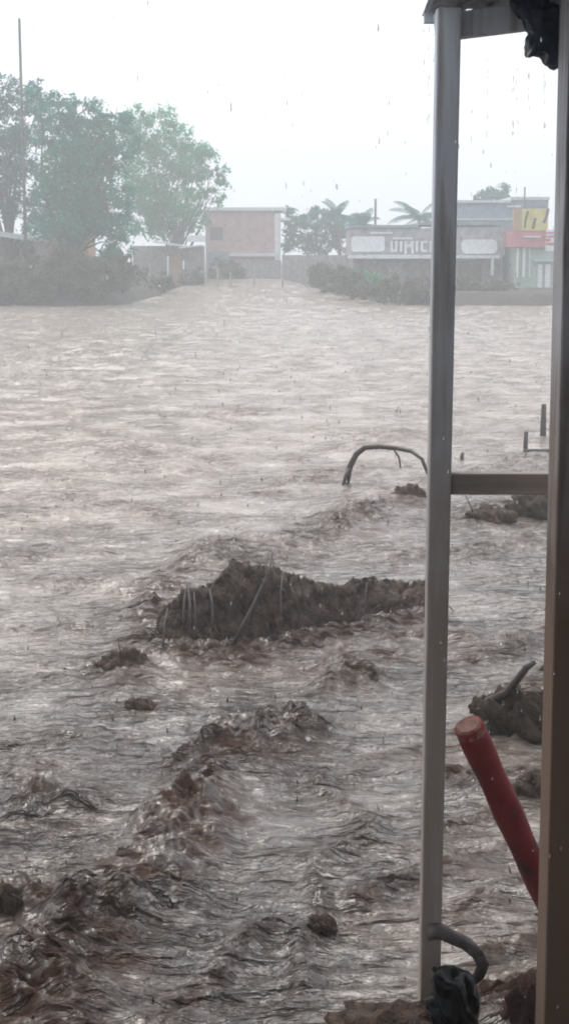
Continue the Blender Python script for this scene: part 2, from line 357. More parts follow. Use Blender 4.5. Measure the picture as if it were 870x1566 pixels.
def seg_d(x, y, a, b):
    dx, dy = b.x - a.x, b.y - a.y; t = np.clip(((x - a.x) * dx + (y - a.y) * dy) / (dx * dx + dy * dy + 1e-9), 0, 1)
    return np.hypot(x - a.x - t * dx, y - a.y - t * dy)
def water_h(x, y):
    # warp so that crests wander
    wx = x + .25 * fbm(x / 1.1, y / 1.1, 2, 31); wy = y + .25 * fbm(x / 1.3, y / 1.3, 2, 37)
    amp = .7 + .6 * fbm(x / 5, y / 5, 2, 71)
    h = .060 * fbm(wx / 1.6, wy / .9, 4, 1)
    h = h + .035 * (ridged(wx / 1.1 + .25 * wy, wy / .55, 3, 3) - .5) * amp
    nearm = 1 - sm(16, 34, y)
    h = h + nearm * .018 * (ridged(wx / .35, wy / .16, 3, 13) - .5)
    farm = sm(14, 45, y)
    h = h + farm * (.09 * (ridged(wx / 1.5, wy / .9, 4, 21) - .5) + .05 * fbm(wx / 3, wy / 2, 3, 25))
    sil = np.zeros_like(x)
    chop = sm(.05, .5, fbm(x / 1.7 + 4, y / 1.4, 3, 81)) * nearm * (.25 + .75 * sm(.5, -.6, x - .06 * y))
    rc = ridged(wx / .5, wy / .3, 4, 83)
    h = h + chop * .075 * (rc - .4)
    sil = np.maximum(sil, chop * .75 * np.clip(rc - .15, 0, 1))
    for pts, w, hh, s in churn:
        box = (y > min(p.y for p in pts) - 3 * w) & (y < max(p.y for p in pts) + 3 * w) & (x > min(p.x for p in pts) - 3 * w) & (x < max(p.x for p in pts) + 3 * w)
        xb, yb, xo, yo = wx[box], wy[box], x[box], y[box]
        d = np.full_like(xb, 99.)
        for a, b in zip(pts[:-1], pts[1:]): d = np.minimum(d, seg_d(xb, yb, a, b))
        k = np.exp(-(d / w) ** 2)
        sc = max(.14, w * 1.1)
        rg = .6 * ridged(xb / sc * .7, yb / (sc * .5), 3, 41) + .4 * (fbm(xb / .16, yb / .09, 3, 43) + .5)
        h[box] += k * hh * (.34 + .72 * np.clip(rg - .35, -.35, .45))
        sil[box] = np.maximum(sil[box], s * np.exp(-(d / (w * 1.15)) ** 2) * np.clip(.85 + .9 * fbm(xo / .22, yo / .22, 3, 51), 0, 1))
    near_s = (1 - sm(5.5, 9.5, y)) * sm(.1, -1.0, x)           # siltier run along the near left
    sil = np.maximum(sil, near_s * np.clip(.55 + 1.1 * fbm(x / .5, y / .5, 3, 57), 0, .95))
    sil = np.maximum(sil, .35 * np.clip(fbm(x / 1.4, y / .6, 4, 61) * 1.5, 0, 1))
    up = sm(86, 118, y) * .95                                   # the side channel falls towards the river
    h = h + up * chan(x, y)
    return h, sil
rows = [4.3]
while rows[-1] < 124: rows.append(rows[-1] * 1.0034 + .002)
rows = np.array(rows)
u = np.linspace(-1, 1, 640)
inner = np.sign(u) * np.abs(u) ** 1.0
ext = np.geomspace(1.06, 12, 22)
U = np.concatenate([-ext[::-1], inner, ext])
Xw = U[None, :] * (.24 * rows[:, None] + .9); Yw = np.repeat(rows[:, None], len(U), 1)
Hw, Sw = water_h(Xw, Yw)
Pw = sm(6.5, 26, Yw + 2.5 * fbm(Xw / 2.5, Yw / 2.5, 3, 91) - Xw * .9)  # grazing sky reflection painted into the colour, paler with distance
Pw = np.maximum(Pw, .45 * sm(-.3, 1.0, Xw - .08 * (Yw - 6)) * np.clip(.5 + 1.2 * fbm(Xw / .9, Yw / .5, 3, 93), 0, 1))  # silvery sky sheen painted in as paler water on the near right
tag(grid_mesh('river_water', Xw, Yw, Hw, M['water'], Sw, Pw), 'turbulent grey brown flood water covering the whole river bed', kind='structure')

# ---------------------------------------------------------------- shack the photo is taken from
YP = 4.6
shack = thing('wooden_shack', (.7, 4.5, .4), 'weathered timber shack frame with two posts and a mid rail over the water', 'shack')
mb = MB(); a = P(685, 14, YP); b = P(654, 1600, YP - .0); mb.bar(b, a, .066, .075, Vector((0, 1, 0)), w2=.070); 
lp = mb.build('post', M['post'], shack, bevel=.006); lp['label'] = 'narrow post, glare painted in as pale blue grey above, darker brown lower down'
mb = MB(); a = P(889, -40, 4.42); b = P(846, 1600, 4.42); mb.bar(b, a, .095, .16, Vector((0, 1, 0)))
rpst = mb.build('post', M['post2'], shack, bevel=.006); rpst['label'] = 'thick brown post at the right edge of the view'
mb = MB(); mb.bar(P(672, 739, YP), P(862, 739, YP - .02), .066, .045, Vector((0, 1, 0))); mb.build('rail', mat('rail_timber', (.28, .24, .215), .8, .3, 5, .3, col2=(.42, .35, .31), stretch=(.3, 1, 3)), shack, bevel=.005)
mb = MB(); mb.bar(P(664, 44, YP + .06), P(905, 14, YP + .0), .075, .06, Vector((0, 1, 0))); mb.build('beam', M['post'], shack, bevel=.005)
# roof: corrugated sheet at the eave; unseen stretch over the camera added for shade
def corr(name, x0, x1, y0, y1, z0, z1, m, parent, pitch=.09, amp=.012):
    n = int((x1 - x0) / pitch * 6); xx = np.linspace(x0, x1, n); v = []; f = []
    for yy, zz in ((y0, z0), (y1, z1)):
        for x in xx: v.append((x, yy, zz + amp * math.sin(x / pitch * 2 * math.pi)))
    for i in range(n - 1): f.append((i, i + 1, n + i + 1, n + i))
    me = bpy.data.meshes.new(name); me.from_pydata(v, [], f); o = link(name, me, m, parent)
    s = o.modifiers.new('thickness', 'SOLIDIFY'); s.thickness = .003
    return o
zr = P(700, 18, 4.78).z
corr('roof_sheet', P(645, 18, 4.78).x, 3.2, 2.6, 4.78, zr + .18, zr, M['roofU'], shack)
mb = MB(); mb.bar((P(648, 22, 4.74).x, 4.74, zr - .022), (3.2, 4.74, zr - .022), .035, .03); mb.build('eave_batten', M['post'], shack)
mb = MB(); mb.box(1.25, 1.3, 2.0, 4.5, .2, 3.7); mb.build('side_wall', M['board'], shack)
corr('roof_sheet', -4.5, 4.5, -1.8, 3.9, 4.3, zr + .10, M['roofU'], shack)  # added unseen roof, sized to shade the posts and near water
# tarpaulin bundle hanging by the right post
mb = MB()
prof = [(778, -6), (783, 4), (797, 22), (811, 40), (814, 50), (807, 56), (806, 60), (806, 84), (809, 88), (830, 82), (834, 83), (850, 104), (857, 104), (868, 60), (868, -6)]
Yt = 4.52; front = [P(x, y, Yt) for x, y in prof]; n = len(front)
cx = sum((p for p in front), Vector()) / n
ring = [[cx + (p - cx) * s + Vector((0, dy, 0)) for p in front] for s, dy in ((.82, -.02), (1.0, .01), (1.0, .06), (.85, .09))]
mb.v = [tuple(p + Vector((random.uniform(-.003, .003),) * 3)) for r in ring for p in r]
for k in range(3):
    for i in range(n): mb.f.append((k * n + i, k * n + (i + 1) % n, (k + 1) * n + (i + 1) % n, (k + 1) * n + i))
mb.f += [tuple(range(n - 1, -1, -1)), tuple(3 * n + i for i in range(n))]; mb.mi = [0] * len(mb.f)
tp = mb.build('tarpaulin', M['tarp'], smooth=True); ss = tp.modifiers.new('s', 'SUBSURF'); ss.levels = ss.render_levels = 4
tx = bpy.data.textures.new('folds', 'CLOUDS'); tx.noise_scale = .05; dm = tp.modifiers.new('d', 'DISPLACE'); dm.texture = tx; dm.strength = .035
tag(tp, 'dark blue folded tarpaulin hanging under the roof beside the thick post', 'tarpaulin')
# eave drips
mb = MB()
def bead(p, r, l):
    mb.tube([p, p - Vector((0, 0, l * .35)), p - Vector((0, 0, l * .8)), p - Vector((0, 0, l))], [r * .15, r * .7, r, r * .3], 6)
for px, y0, y1, k in ((655, 28, 200, 12), (648, 30, 120, 6), (663, 40, 100, 5), (832, 92, 190, 9), (808, 95, 170, 6), (784, 60, 210, 8), (745, 60, 240, 6), (700, 70, 260, 5), (790, 100, 420, 7), (720, 200, 640, 6)):
    for _ in range(k):
        bead(P(px + random.uniform(-1.5, 1.5), random.uniform(y0, y1), 4.80), .0013, random.uniform(.010, .022))
tag(mb.build('roof_drips', M['drop'], smooth=True), 'drops of rain falling from the roof edge', kind='stuff')

# ---------------------------------------------------------------- foot of the post: bent root, black bag
mb = MB()
pts = [P(655, 1425, 4.56), P(672, 1424, 4.55), P(690, 1432, 4.54), P(712, 1443, 4.53), P(730, 1458, 4.52), P(738, 1474, 4.52), P(733, 1490, 4.53), P(718, 1505, 4.55), P(704, 1530, 4.58)]
mb.tube(pts, [.028, .026, .024, .022, .021, .021, .019, .017, .014], 10, rough=.2)
tag(mb.build('bent_root', mat('wet_root', (.10, .08, .075), .6, .4, 25, .8), smooth=True), 'thick greyish bent root curling out from the foot of the narrow post', 'root')
def blob(name, c, r, m, seed=0, amp=.25, freq=2.2, sub=4, squash=None, parent=None, rot=0):
    bm = bmesh.new(); bmesh.ops.create_icosphere(bm, subdivisions=sub, radius=1)
    co = np.array([v.co[:] for v in bm.verts]); x, y, z = co.T
    k = 1 + amp * 1.6 * fbm(x * freq + seed * 3.1 + z * 1.7, y * freq - z * 1.3 + seed, 5, seed)
    rm = Matrix.Rotation(rot, 3, 'Y')
    for v, kk in zip(bm.verts, k): v.co = rm @ Vector((v.co.x * kk * r[0], v.co.y * kk * r[1], v.co.z * kk * r[2]))
    for f in bm.faces: f.smooth = True
    me = bpy.data.meshes.new(name); bm.to_mesh(me); bm.free()
    o = link(name, me, m, parent); o.location = c
    return o
bag = blob('plastic_bag', P(694, 1542, 4.42), (.078, .10, .135), M['black'], 12, .42, 1.7)
bag.rotation_euler = (0, R(-8), 0)
tag(bag, 'shiny black plastic bag slumped at the foot of the narrow post', 'bag')
tag(blob('mud_mound', P(600, 1592, 4.38), (.22, .15, .10), M['mud'], 8, .35, 3), 'dark wet mound of earth at the bottom edge left of the black bag', 'earth mound')

# red log
mb = MB()
ta = P(716, 1110, 6.15); tb = P(826, 1352, 6.45); ax = (tb - ta)
pts = [ta + ax * t for t in np.linspace(0, 1.25, 15)]
mb.tube(pts, [.064 + .003 * math.sin(i * 1.3) for i in range(15)], 20, rough=.03)
lg = mb.build('red_log', M['redlog'], smooth=True)
tag(lg, 'red painted round log leaning out of the water between the two posts', 'log')
mb = MB(); d = ax.normalized()
mb.tube([ta - d * .010, ta + d * .004, ta + d * .035], [.050, .062, .0672], 20, rough=.10); mb.build('log_end', M['cutwood'], lg, smooth=False)

# ---------------------------------------------------------------- debris in the water
def heap(name, prof, back, m, seed, label, depth=1.0, front=.35):
    """lumpy bank of mud and debris: prof = [(px, py_top, py_base)] left to right"""
    bx = [G(x, yb, -.04) for x, _, yb in prof]; hs = []
    for (x, yt, yb), g in zip(prof, bx): hs.append(max(.02, P(x, yt, g.y + front).z))
    nu, nv = 260, 70
    X = np.zeros((nv, nu)); Yy = np.zeros((nv, nu)); Z = np.zeros((nv, nu))
    pu = np.linspace(0, len(prof) - 1, nu); idx = np.arange(len(prof))
    gx = np.interp(pu, idx, [g.x for g in bx]); gy = np.interp(pu, idx, [g.y for g in bx]); gh = np.interp(pu, idx, hs)
    gh = gh * (1 + .16 * fbm(gx / .3, gx * 0 + seed, 3, seed + 30))
    end = sm(0, .06, np.linspace(0, 1, nu)) * sm(1, .94, np.linspace(0, 1, nu))
    for j in range(nv):
        v = j / (nv - 1)
        yy = gy - .05 + v * depth
        pr = sm(0, front / depth * 1.05, v) * (1 - sm(.5, 1, v))
        X[j] = gx; Yy[j] = yy; Z[j] = gh * pr * (end * .75 + .25)
    nz = ridged(X / .17, Yy / .17, 4, seed) - .5
    n2 = fbm(X / .4, Yy / .35, 3, seed + 9)
    k = np.clip(Z / .12, 0, 1)
    n3 = ridged(X / .06, Yy / .06, 3, seed + 2) - .5
    Z = Z + k * (.085 * nz + .12 * n2 + .03 * n3) - .10 * (1 - k)
    Yy = Yy + k * .10 * fbm(X / .12, Z / .12 + 3, 3, seed + 4)
    X = X + k * .04 * fbm(X / .1 + 5, Z / .1, 3, seed + 6)
    return grid_mesh(name, X, Yy, Z, m)
hp = thing('debris_heap', G(430, 985), 'large dark heap of mud and flood debris breaking the water in mid stream', 'debris heap')
prof = [(222, 964, 989), (245, 936, 1004), (275, 914, 1007), (300, 900, 1004), (330, 889, 1000), (350, 875, 994), (380, 867, 989), (410, 873, 984), (440, 885, 984), (470, 896, 976), (500, 899, 970), (540, 896, 962), (580, 896, 950), (620, 897, 944), (660, 898, 942), (690, 908, 934)]
h1 = heap('mud_body', prof, 0, M['mud'], 3, '')
h1.parent = hp; h1.matrix_parent_inverse = Matrix.Translation(-hp.location)
def twig(pts, r, name='twig', parent=None, m='twig', seg=6):
    mb = MB(); k = len(pts); mb.tube(pts, [r * (1 - .55 * i / (k - 1)) for i in range(k)], seg, rough=.2)
    return mb.build(name, M[m], parent, smooth=True)
YH = 10.95
for x, y0, y1, w in ((281, 940, 895, .02), (289, 955, 893, .026), (300, 950, 905, .016), (325, 945, 900, .02), (408, 890, 842, .016), (418, 880, 850, .014), (430, 930, 880, .014), (250, 985, 930, .018), (345, 1000, 975, .014), (560, 925, 890, .010)):
    twig([P(x, y0 + 12, YH), P(x + random.uniform(-2, 2), (y0 + y1) / 2, YH - .03), P(x + random.uniform(-7, 7), y1, YH)], w * .55, 'highlight_stub', hp, 'highlight')  # pale sticks added to stand for light grey vertical highlights
mb = MB()
for _ in range(170):
    px = random.uniform(228, 690); t_ = (px - 228) / 462; yt = np.interp(px, [p[0] for p in prof], [p[1] for p in prof]); yb = np.interp(px, [p[0] for p in prof], [p[2] for p in prof])
    f = random.random(); py = yt + (yb - yt) * f * .95 + 3; Yq = G(px, yb).y + .30 * (1 - f) + random.uniform(-.03, .05)
    a = P(px, py, Yq); d = Vector((random.gauss(0, .6), random.gauss(-.5, .4), random.gauss(.35, .5))).normalized() * random.uniform(.03, .13)
    mb.tube([a - d * .4, a + d * .3 + Vector((0, 0, .008)), a + d], [.005, .004, .002], 4, cap=False)
bt = mb.build('brushwood', M['twig'], hp); bt['kind'] = 'stuff'
st = twig([P(357, 985, 10.9), P(372, 955, 10.95), P(388, 925, 11.0), P(402, 893, 11.1), P(412, 872, 11.2), P(416, 846, 11.3)], .016, 'branch')
twig([P(402, 893, 11.1), P(392, 880, 11.1), P(386, 868, 11.1)], .008, 'branchlet', st)
tag(st, 'thin straight branch sticking up diagonally from the large debris heap', 'branch')
# arched branch
g = G(528, 742)
ar = twig([G(528, 745, -.05), P(534, 715, g.y), P(544, 695, g.y + .1), P(558, 684, g.y + .1), P(580, 683, g.y), P(605, 685, g.y - .2), P(628, 690, g.y - .4), P(645, 702, g.y - .6), P(654, 725, g.y - .7)], .045, 'arched_branch')
twig([P(534, 715, g.y), P(529, 725, g.y - .1), P(524, 742, g.y - .2)], .03, 'branchlet', ar)
twig([P(600, 684, g.y), P(610, 700, g.y - .2), P(612, 716, g.y - .2)], .02, 'branchlet', ar)
tag(ar, 'long thin branch arching over the water beyond the debris heap', 'branch')

def lump(px, py, w, h, m, seed, label, name='mud_clod', cat='mud clod', group=None, amp=.35, deep=.8):
    g = G(px, py + h * .35); s = g.y / F * 1.0
    o = blob(name, (g.x, g.y, h * s * .02), (w * s / 2 * 1.1, w * s / 2 * deep, h * s * .62), M[m], seed, amp + .15, 2.6)
    rr = random.Random(seed)
    for _ in range(rr.choice((0, 1, 2, 3)) if w > 36 else 0):
        a = Vector((g.x + rr.uniform(-.4, .4) * w * s, g.y - .05, 0)); e = a + Vector((rr.uniform(-.5, .5), rr.uniform(-.3, .1), rr.uniform(.5, 1.3))) * h * s
        tw = twig([a, a.lerp(e, .5) + Vector((.01, 0, .01)), e], s * 1.6, 'twig'); tw.parent = o; tw.matrix_parent_inverse = Matrix.Translation(-o.location)
    return tag(o, label, cat, group)
lump(192, 1008, 74, 50, 'mud', 21, 'upright dark clod standing in the water left of the debris heap')
lump(212, 1075, 42, 24, 'mud', 22, 'small flat dark clod alone below the left end of the debris heap')
lump(492, 1408, 40, 34, 'mud', 23, 'grey brown stone in the smooth water right of the churned crest near the bottom', 'stone', 'stone')
lump(14, 1375, 66, 76, 'mudbrown', 24, 'brown clod cut by the left edge of the view low down')
lump(625, 752, 46, 32, 'mud', 31, 'dark clump under the arching branch beside the narrow post')
lump(800, 1085, 120, 100, 'mudbrown', 33, 'big brown mud bank between the posts above the red log', 'mud_bank', 'mud bank', amp=.5)
lump(745, 1075, 50, 40, 'mudbrown', 34, 'brown clod left of the big brown mud bank between the posts')
lump(820, 770, 90, 50, 'mudbrown', 35, 'brown clump of debris under the mid rail by the thick post')
lump(750, 785, 70, 34, 'mud', 36, 'grey clump of debris under the middle of the mid rail')
lump(815, 1195, 60, 50, 'mud', 37, 'dark wet clod behind the red log and the thick post')
lump(815, 1520, 90, 110, 'mudred', 38, 'rust brown clod of earth at the foot of the thick post')
twig([P(745, 1075, 9.3), P(775, 1060, 9.1), P(805, 1020, 9.0), P(818, 1012, 9.0)], .035, 'root')
bpy.data.objects['root']['label'] = 'gnarled root lying over the big brown mud bank between the posts'; bpy.data.objects['root']['category'] = 'root'
# stakes at the right
for (px, y0, y1, w, lab) in ((830, 668, 618, .05, 'taller wooden stake in the water by the thick post'), (803, 690, 660, .035, 'short wooden stake left of the taller stake'), (706, 702, 692, .03, 'stubby stake tip in the water just right of the narrow post')):
    g = G(px, y0); mb = MB(); mb.tube([Vector((g.x, g.y, -.3)), P(px, (y0 + y1) / 2, g.y), P(px + 1, y1, g.y)], [w * 1.1, w, w * .8], 8, rough=.15)
    tag(mb.build('stake', M['poleM'], smooth=True), lab, 'stake', 'stakes standing in the water')
g = G(800, 692); mb = MB(); mb.tube([P(800, 690, g.y), P(850, 690, g.y)], .035, 8, rough=.1); tag(mb.build('rail_log', M['poleM'], smooth=True), 'thin horizontal pole lying at the short wooden stake', 'pole')

mb = MB()
for _ in range(800):
    Yr = random.uniform(2.6, 11); bead(P(random.uniform(-60, 930), random.uniform(-20, 1560), Yr), random.uniform(.0009, .0016), random.uniform(.008, .016))
tag(mb.build('raindrops', M['drop'], smooth=True), 'rain falling over the river', kind='stuff')
# rain splashes on the water
mb = MB()
for _ in range(500):
    y = 5.2 * math.exp(random.random() ** .8 * math.log(60 / 5.2)); x = random.uniform(-1, 1) * (.22 * y + .4)
    l = random.uniform(.006, .028) * (1 + y / 24); r = random.uniform(.0015, .003) * (1 + y / 14)
    dx = random.uniform(-.3, .3) * l
    mb.tube([(x, y, .0), (x + dx * .4, y, l * .5), (x + dx, y, l)], [r * 1.5, r, r * .4], 5)
zz = np.array(mb.v); hh, _ = water_h(zz[:, 0], zz[:, 1]); zz[:, 2] += hh; mb.v = [tuple(p) for p in zz]
tag(mb.build('rain_splashes', M['water'], smooth=True), 'splashes of rain hitting the water', kind='stuff')

# ---------------------------------------------------------------- vegetation
def leaves(clumps, size, dens, flat=.8, droop=0.0):
    """clumps: list of (centre, radii). returns verts, faces of many leaf clusters, clumpy and gappy"""
    V = []
    for c, r in clumps:
        vol = r[0] * r[1] * r[2]; n = int(dens * 2.1 * vol ** .8)
        nsub = max(6, int(n / 34))
        d = rng.normal(size=(nsub, 3)); d /= np.linalg.norm(d, axis=1)[:, None]
        rad = rng.uniform(.25, 1.0, nsub) ** .5
        subc = d * rad[:, None] * np.array(r) + np.array(c)
        subr = rng.uniform(.16, .38, nsub) * min(r) ** .5 * max(r) ** .5
        per = max(6, n // nsub)
        for s, sr in zip(subc, subr):
            o = rng.normal(size=(per, 3)) * sr * np.array([.6, .6, .45])
            o[:, 2] -= droop * np.abs(rng.normal(size=per)) * sr * 1.5
            V.append(s + o)
    P0 = np.concatenate(V); n = len(P0)
    a = rng.normal(size=(n, 3)); a[:, 2] *= flat; a /= np.linalg.norm(a, axis=1)[:, None]
    b = rng.normal(size=(n, 3)); b -= a * (a * b).sum(1)[:, None]; b /= np.linalg.norm(b, axis=1)[:, None]
    s = size * rng.uniform(.5, 1.3, n)[:, None]
    q = np.stack([P0 - a * s, P0 + b * s * .42, P0 + a * s, P0 - b * s * .42], 1).reshape(-1, 3)
    return q, n
def crown(name, clumps, size, dens, m, parent, droop=0.0):
    q, n = leaves(clumps, size, dens, droop=droop)
    me = bpy.data.meshes.new(name); me.vertices.add(len(q)); me.vertices.foreach_set('co', q.reshape(-1).astype(np.float32))
    me.loops.add(4 * n); me.loops.foreach_set('vertex_index', np.arange(4 * n, dtype=np.int32))
    me.polygons.add(n); me.polygons.foreach_set('loop_start', (np.arange(n) * 4).astype(np.int32)); me.update(calc_edges=True)
    return link(name, me, m, parent)
def tree(name, base, Y, cl, size, dens, m, label, cat='tree', group=None, trunk_r=.25, droop=0.0, ydepth=1.0, gz=.65, forks=True):
    """cl: clumps in the picture (px,py,rx,ry) standing at distance Y"""
    t = thing(name, (P(base, 400, Y).x, Y, gz), label, cat, group)
    sc = Y / F; clumps = []
    for i, (px, py, rx, ry) in enumerate(cl):
        c = P(px, py, Y); dy = random.uniform(-1, 1) * rx * sc * .6 * ydepth
        clumps.append(((c.x, Y + dy, c.z), (rx * sc, rx * sc * .9, ry * sc)))
    b = Vector((t.location.x, Y, gz - .3)); mb = MB()
    top = Vector((sum(c[0][0] for c in clumps) / len(clumps), Y, sum(c[0][2] for c in clumps) / len(clumps)))
    fork = b.lerp(top, .45)
    mb.tube([b, b.lerp(fork, .5) + Vector((random.uniform(-.2, .2), 0, 0)), fork], [trunk_r, trunk_r * .8, trunk_r * .65], 8, rough=.15)
    mb.build('trunk', M['bark'], t, smooth=True)
    if forks:
        mb = MB()
        for c, r in clumps:
            c = Vector(c); st_ = b.lerp(fork, random.uniform(.35, 1)); L_ = (c - st_).length
            mid = st_.lerp(c, .45) + Vector((random.uniform(-.1, .1), random.uniform(-.1, .1), random.uniform(.0, .16))) * L_; m2 = st_.lerp(c, .75) + Vector((random.uniform(-.08, .08), 0, .10)) * L_
            mb.tube([st_, mid, m2, c], [trunk_r * .38, trunk_r * .22, trunk_r * .13, trunk_r * .06], 6, cap=False)
            for _ in range(6):
                d = Vector((random.gauss(0, 1), random.gauss(0, 1), random.gauss(0, .8))).normalized()
                e = c + Vector((d.x * r[0], d.y * r[1], d.z * r[2])) * .85
                mb.tube([c, c.lerp(e, .5) + Vector((0, 0, .12)), e], [trunk_r * .10, trunk_r * .06, trunk_r * .02], 4, cap=False)
        mb.build('limbs', M['bark'], t, smooth=True)
    crown('crown', clumps, size, dens, m, t, droop)
    return t
tree('leafy_tree', 15, 96, [(-60, 150, 40, 40), (-10, 140, 34, 34), (30, 150, 30, 30), (-50, 220, 50, 40), (5, 200, 40, 36), (45, 195, 28, 34), (-20, 270, 44, 30), (30, 262, 34, 26), (60, 130, 14, 10), (0, 320, 40, 24), (55, 310, 40, 26), (60, 345, 36, 20), (20, 240, 40, 40)],
     .14, 270, M['leafC'], 'tall bluish green tree behind the utility pole at the left edge', trunk_r=.32, group='trees on the far bank')
tree('leafy_tree', 95, 91, [(90, 165, 34, 24), (125, 170, 34, 26), (75, 200, 34, 30), (120, 215, 44, 36), (160, 205, 30, 34), (95, 255, 44, 34), (145, 265, 40, 36), (175, 240, 24, 30), (120, 312, 44, 24), (165, 320, 34, 30), (85, 292, 34, 18), (190, 290, 22, 34), (180, 345, 30, 22), (120, 350, 36, 22), (150, 330, 36, 28), (110, 285, 50, 40), (130, 240, 50, 40), (175, 370, 30, 20), (178, 180, 24, 22), (195, 215, 24, 26), (60, 150, 26, 20), (100, 340, 60, 26)],
     .14, 330, M['leafA'], 'dense dark green tree in the middle of the tree group on the left bank', trunk_r=.34, droop=.25, group='trees on the far bank')
tree('leafy_tree', 277, 116, [(205, 180, 26, 22), (245, 178, 30, 20), (225, 215, 22, 18), (275, 205, 26, 20), (300, 235, 26, 20), (325, 262, 18, 16), (205, 262, 22, 30), (240, 282, 24, 22), (265, 258, 22, 20), (290, 275, 24, 20), (320, 290, 16, 12), (340, 272, 11, 16), (225, 318, 26, 18), (262, 312, 24, 14), (205, 300, 20, 26), (345, 258, 8, 10), (250, 220, 30, 20), (285, 255, 34, 24), (235, 300, 40, 26), (285, 305, 34, 22), (210, 340, 28, 20), (245, 345, 30, 18), (275, 230, 30, 20), (215, 205, 34, 24), (315, 240, 22, 16), (255, 330, 40, 26), (300, 330, 24, 22), (225, 260, 34, 40), (330, 300, 14, 16), (348, 285, 6, 10)],
     .15, 230, M['leafB'], 'airy bright green tree with drooping right side next to the pink building', trunk_r=.22, droop=.5, group='trees on the far bank')
tree('leafy_tree', 480, 132, [(450, 335, 18, 16), (475, 332, 24, 18), (500, 338, 22, 20), (535, 345, 20, 18), (455, 365, 26, 24), (490, 368, 30, 22), (525, 372, 22, 20), (550, 335, 12, 12)],
     .22, 200, M['leafC'], 'low dark rounded tree right behind the pink building', trunk_r=.25, group='trees on the far bank')
tree('leafy_tree', 757, 135, [(757, 292, 20, 14), (735, 305, 14, 12), (775, 308, 16, 12), (755, 318, 26, 14), (725, 325, 14, 12), (790, 318, 10, 10), (755, 345, 24, 20)],
     .22, 220, M['leafC'], 'hazy grey green tree standing behind the wide rear wall on the right', trunk_r=.22, group='trees on the far bank')
# palms
def palm(base, ty, Y, r, label, n=20):
    t = thing('palm_tree', (P(base, 400, Y).x, Y, .65), label, 'palm tree', 'palm trees behind the buildings')
    top = P(base, ty, Y); mb = MB(); b = Vector((top.x + .2, Y, .4))
    mb.tube([b, b.lerp(top, .5) + Vector((.15, 0, 0)), top], [.2, .15, .12], 8); mb.build('trunk', M['bark'], t, smooth=True)
    mb = MB()
    for i in range(n):
        a = 2 * math.pi * i / n + random.uniform(-.2, .2); el = random.uniform(.05, 1.2); L = r * random.uniform(.8, 1.1)
        d = Vector((math.cos(a) * math.cos(el), math.sin(a) * math.cos(el), math.sin(el)))
        pts = []; p = top.copy(); v = d.copy()
        for k in range(9):
            pts.append(p.copy()); p = p + v * L / 8; v = (v + Vector((0, 0, -.17))).normalized()
        mb.tube(pts, [.04 - .004 * k for k in range(9)], 4, cap=False)
        for k in range(1, 9):
            tdir = (pts[k] - pts[k - 1]).normalized(); side = tdir.cross(Vector((0, 0, 1))).normalized(); w = L * .26 * math.sin(math.pi * (k + .6) / 10)
            for s in (-1, 1):
                for q in (0, .5):
                    o = pts[k - 1].lerp(pts[k], q); e = o + side * s * w + tdir * w * .5 + Vector((0, 0, -w * .45))
                    mb.quad([o, o + tdir * .09, e + tdir * .03, e - Vector((0, 0, .02))])
    mb.build('fronds', M['leafC'], t)
palm(515, 330, 128, 2.1, 'bushy palm just right of the low dark rounded tree')
palm(553, 345, 122, 1.9, 'short palm left of the lettered shop sign')
palm(640, 335, 122, 2.6, 'palm with spread fronds partly hidden by the narrow post')
# shrubs on the banks
def shrub(px, pyb, pyt, w, Y, m, label, dens=800, size=.13):
    cy = (pyb + pyt) / 2; h = (pyb - pyt) / 2
    cl = [(px + random.uniform(-.5, .5) * w, cy + random.uniform(-.35, .6) * h, w * .30, h * .55) for _ in range(8)]
    zg = float(ground_h(np.array([P(px, 400, Y).x]), np.array([float(Y)]))[0])
    return tree('bank_shrub', px, Y, cl, size, dens, m, label, 'shrub', 'grey green shrubs along the far bank', .06, gz=max(zg, -.2), forks=True)
S = M['shrub']
for i, (x, yb, yt, w, Ys, lab) in enumerate((
    (-22, 472, 378, 60, 86.5, 'bushy shrub cut by the left edge of the far bank'),
    (22, 472, 386, 60, 86.3, 'bushy shrub before the low house with the sheet roof'),
    (62, 474, 376, 60, 86.6, 'bushy shrub at the foot of the utility pole on its right'),
    (98, 472, 368, 60, 87.2, 'tall bushy shrub in front of the dull brown hut'),
    (132, 468, 374, 56, 86.8, 'bushy shrub right of the dull brown hut'),
    (160, 458, 380, 50, 87.5, 'bushy shrub nearest the mouth of the side channel on its left'),
    (186, 446, 384, 40, 91.0, 'smaller shrub left of the grey shack'),
    (40, 440, 372, 60, 92.5, 'shrub behind the bank shrubs under the utility pole'),
    (150, 440, 366, 60, 93.5, 'shrub under the dense dark green tree'))):
    shrub(x, yb, yt, w, Ys, S, lab)
shrub(335, 440, 388, 50, 118, S, 'shrub below the left half of the pink building', 260, .16)
shrub(214, 444, 404, 34, 104, S, 'low shrub at the left side of the channel before the grey shack', 500, .14)
shrub(244, 446, 412, 36, 100, S, 'small low shrub before the grey shack left of its door', 500, .13)
shrub(296, 446, 406, 36, 108, S, 'low shrub before the grey shack right of its door', 500, .14)
shrub(370, 440, 398, 40, 119, S, 'shrub below the right half of the pink building', 260, .16)
shrub(462, 428, 388, 44, 118, S, 'shrub at the top of the bank right of the pink building', 260, .16)
shrub(500, 440, 392, 40, 108, S, 'shrub on the bank between the pink building and the shop', 260, .16)
shrub(535, 445, 398, 40, 101, S, 'shrub on the bank left of the bright green bush', 300, .14)
shrub(567, 450, 402, 44, 96, M['leafB'], 'bright green bush in front of the lettered shop', 420, .12)
shrub(610, 462, 412, 50, 88, S, 'shrub in front of the shop just left of the narrow post', 700, .12)
shrub(575, 462, 420, 50, 90, S, 'low shrub below the bright green bush at the water', 700, .12)
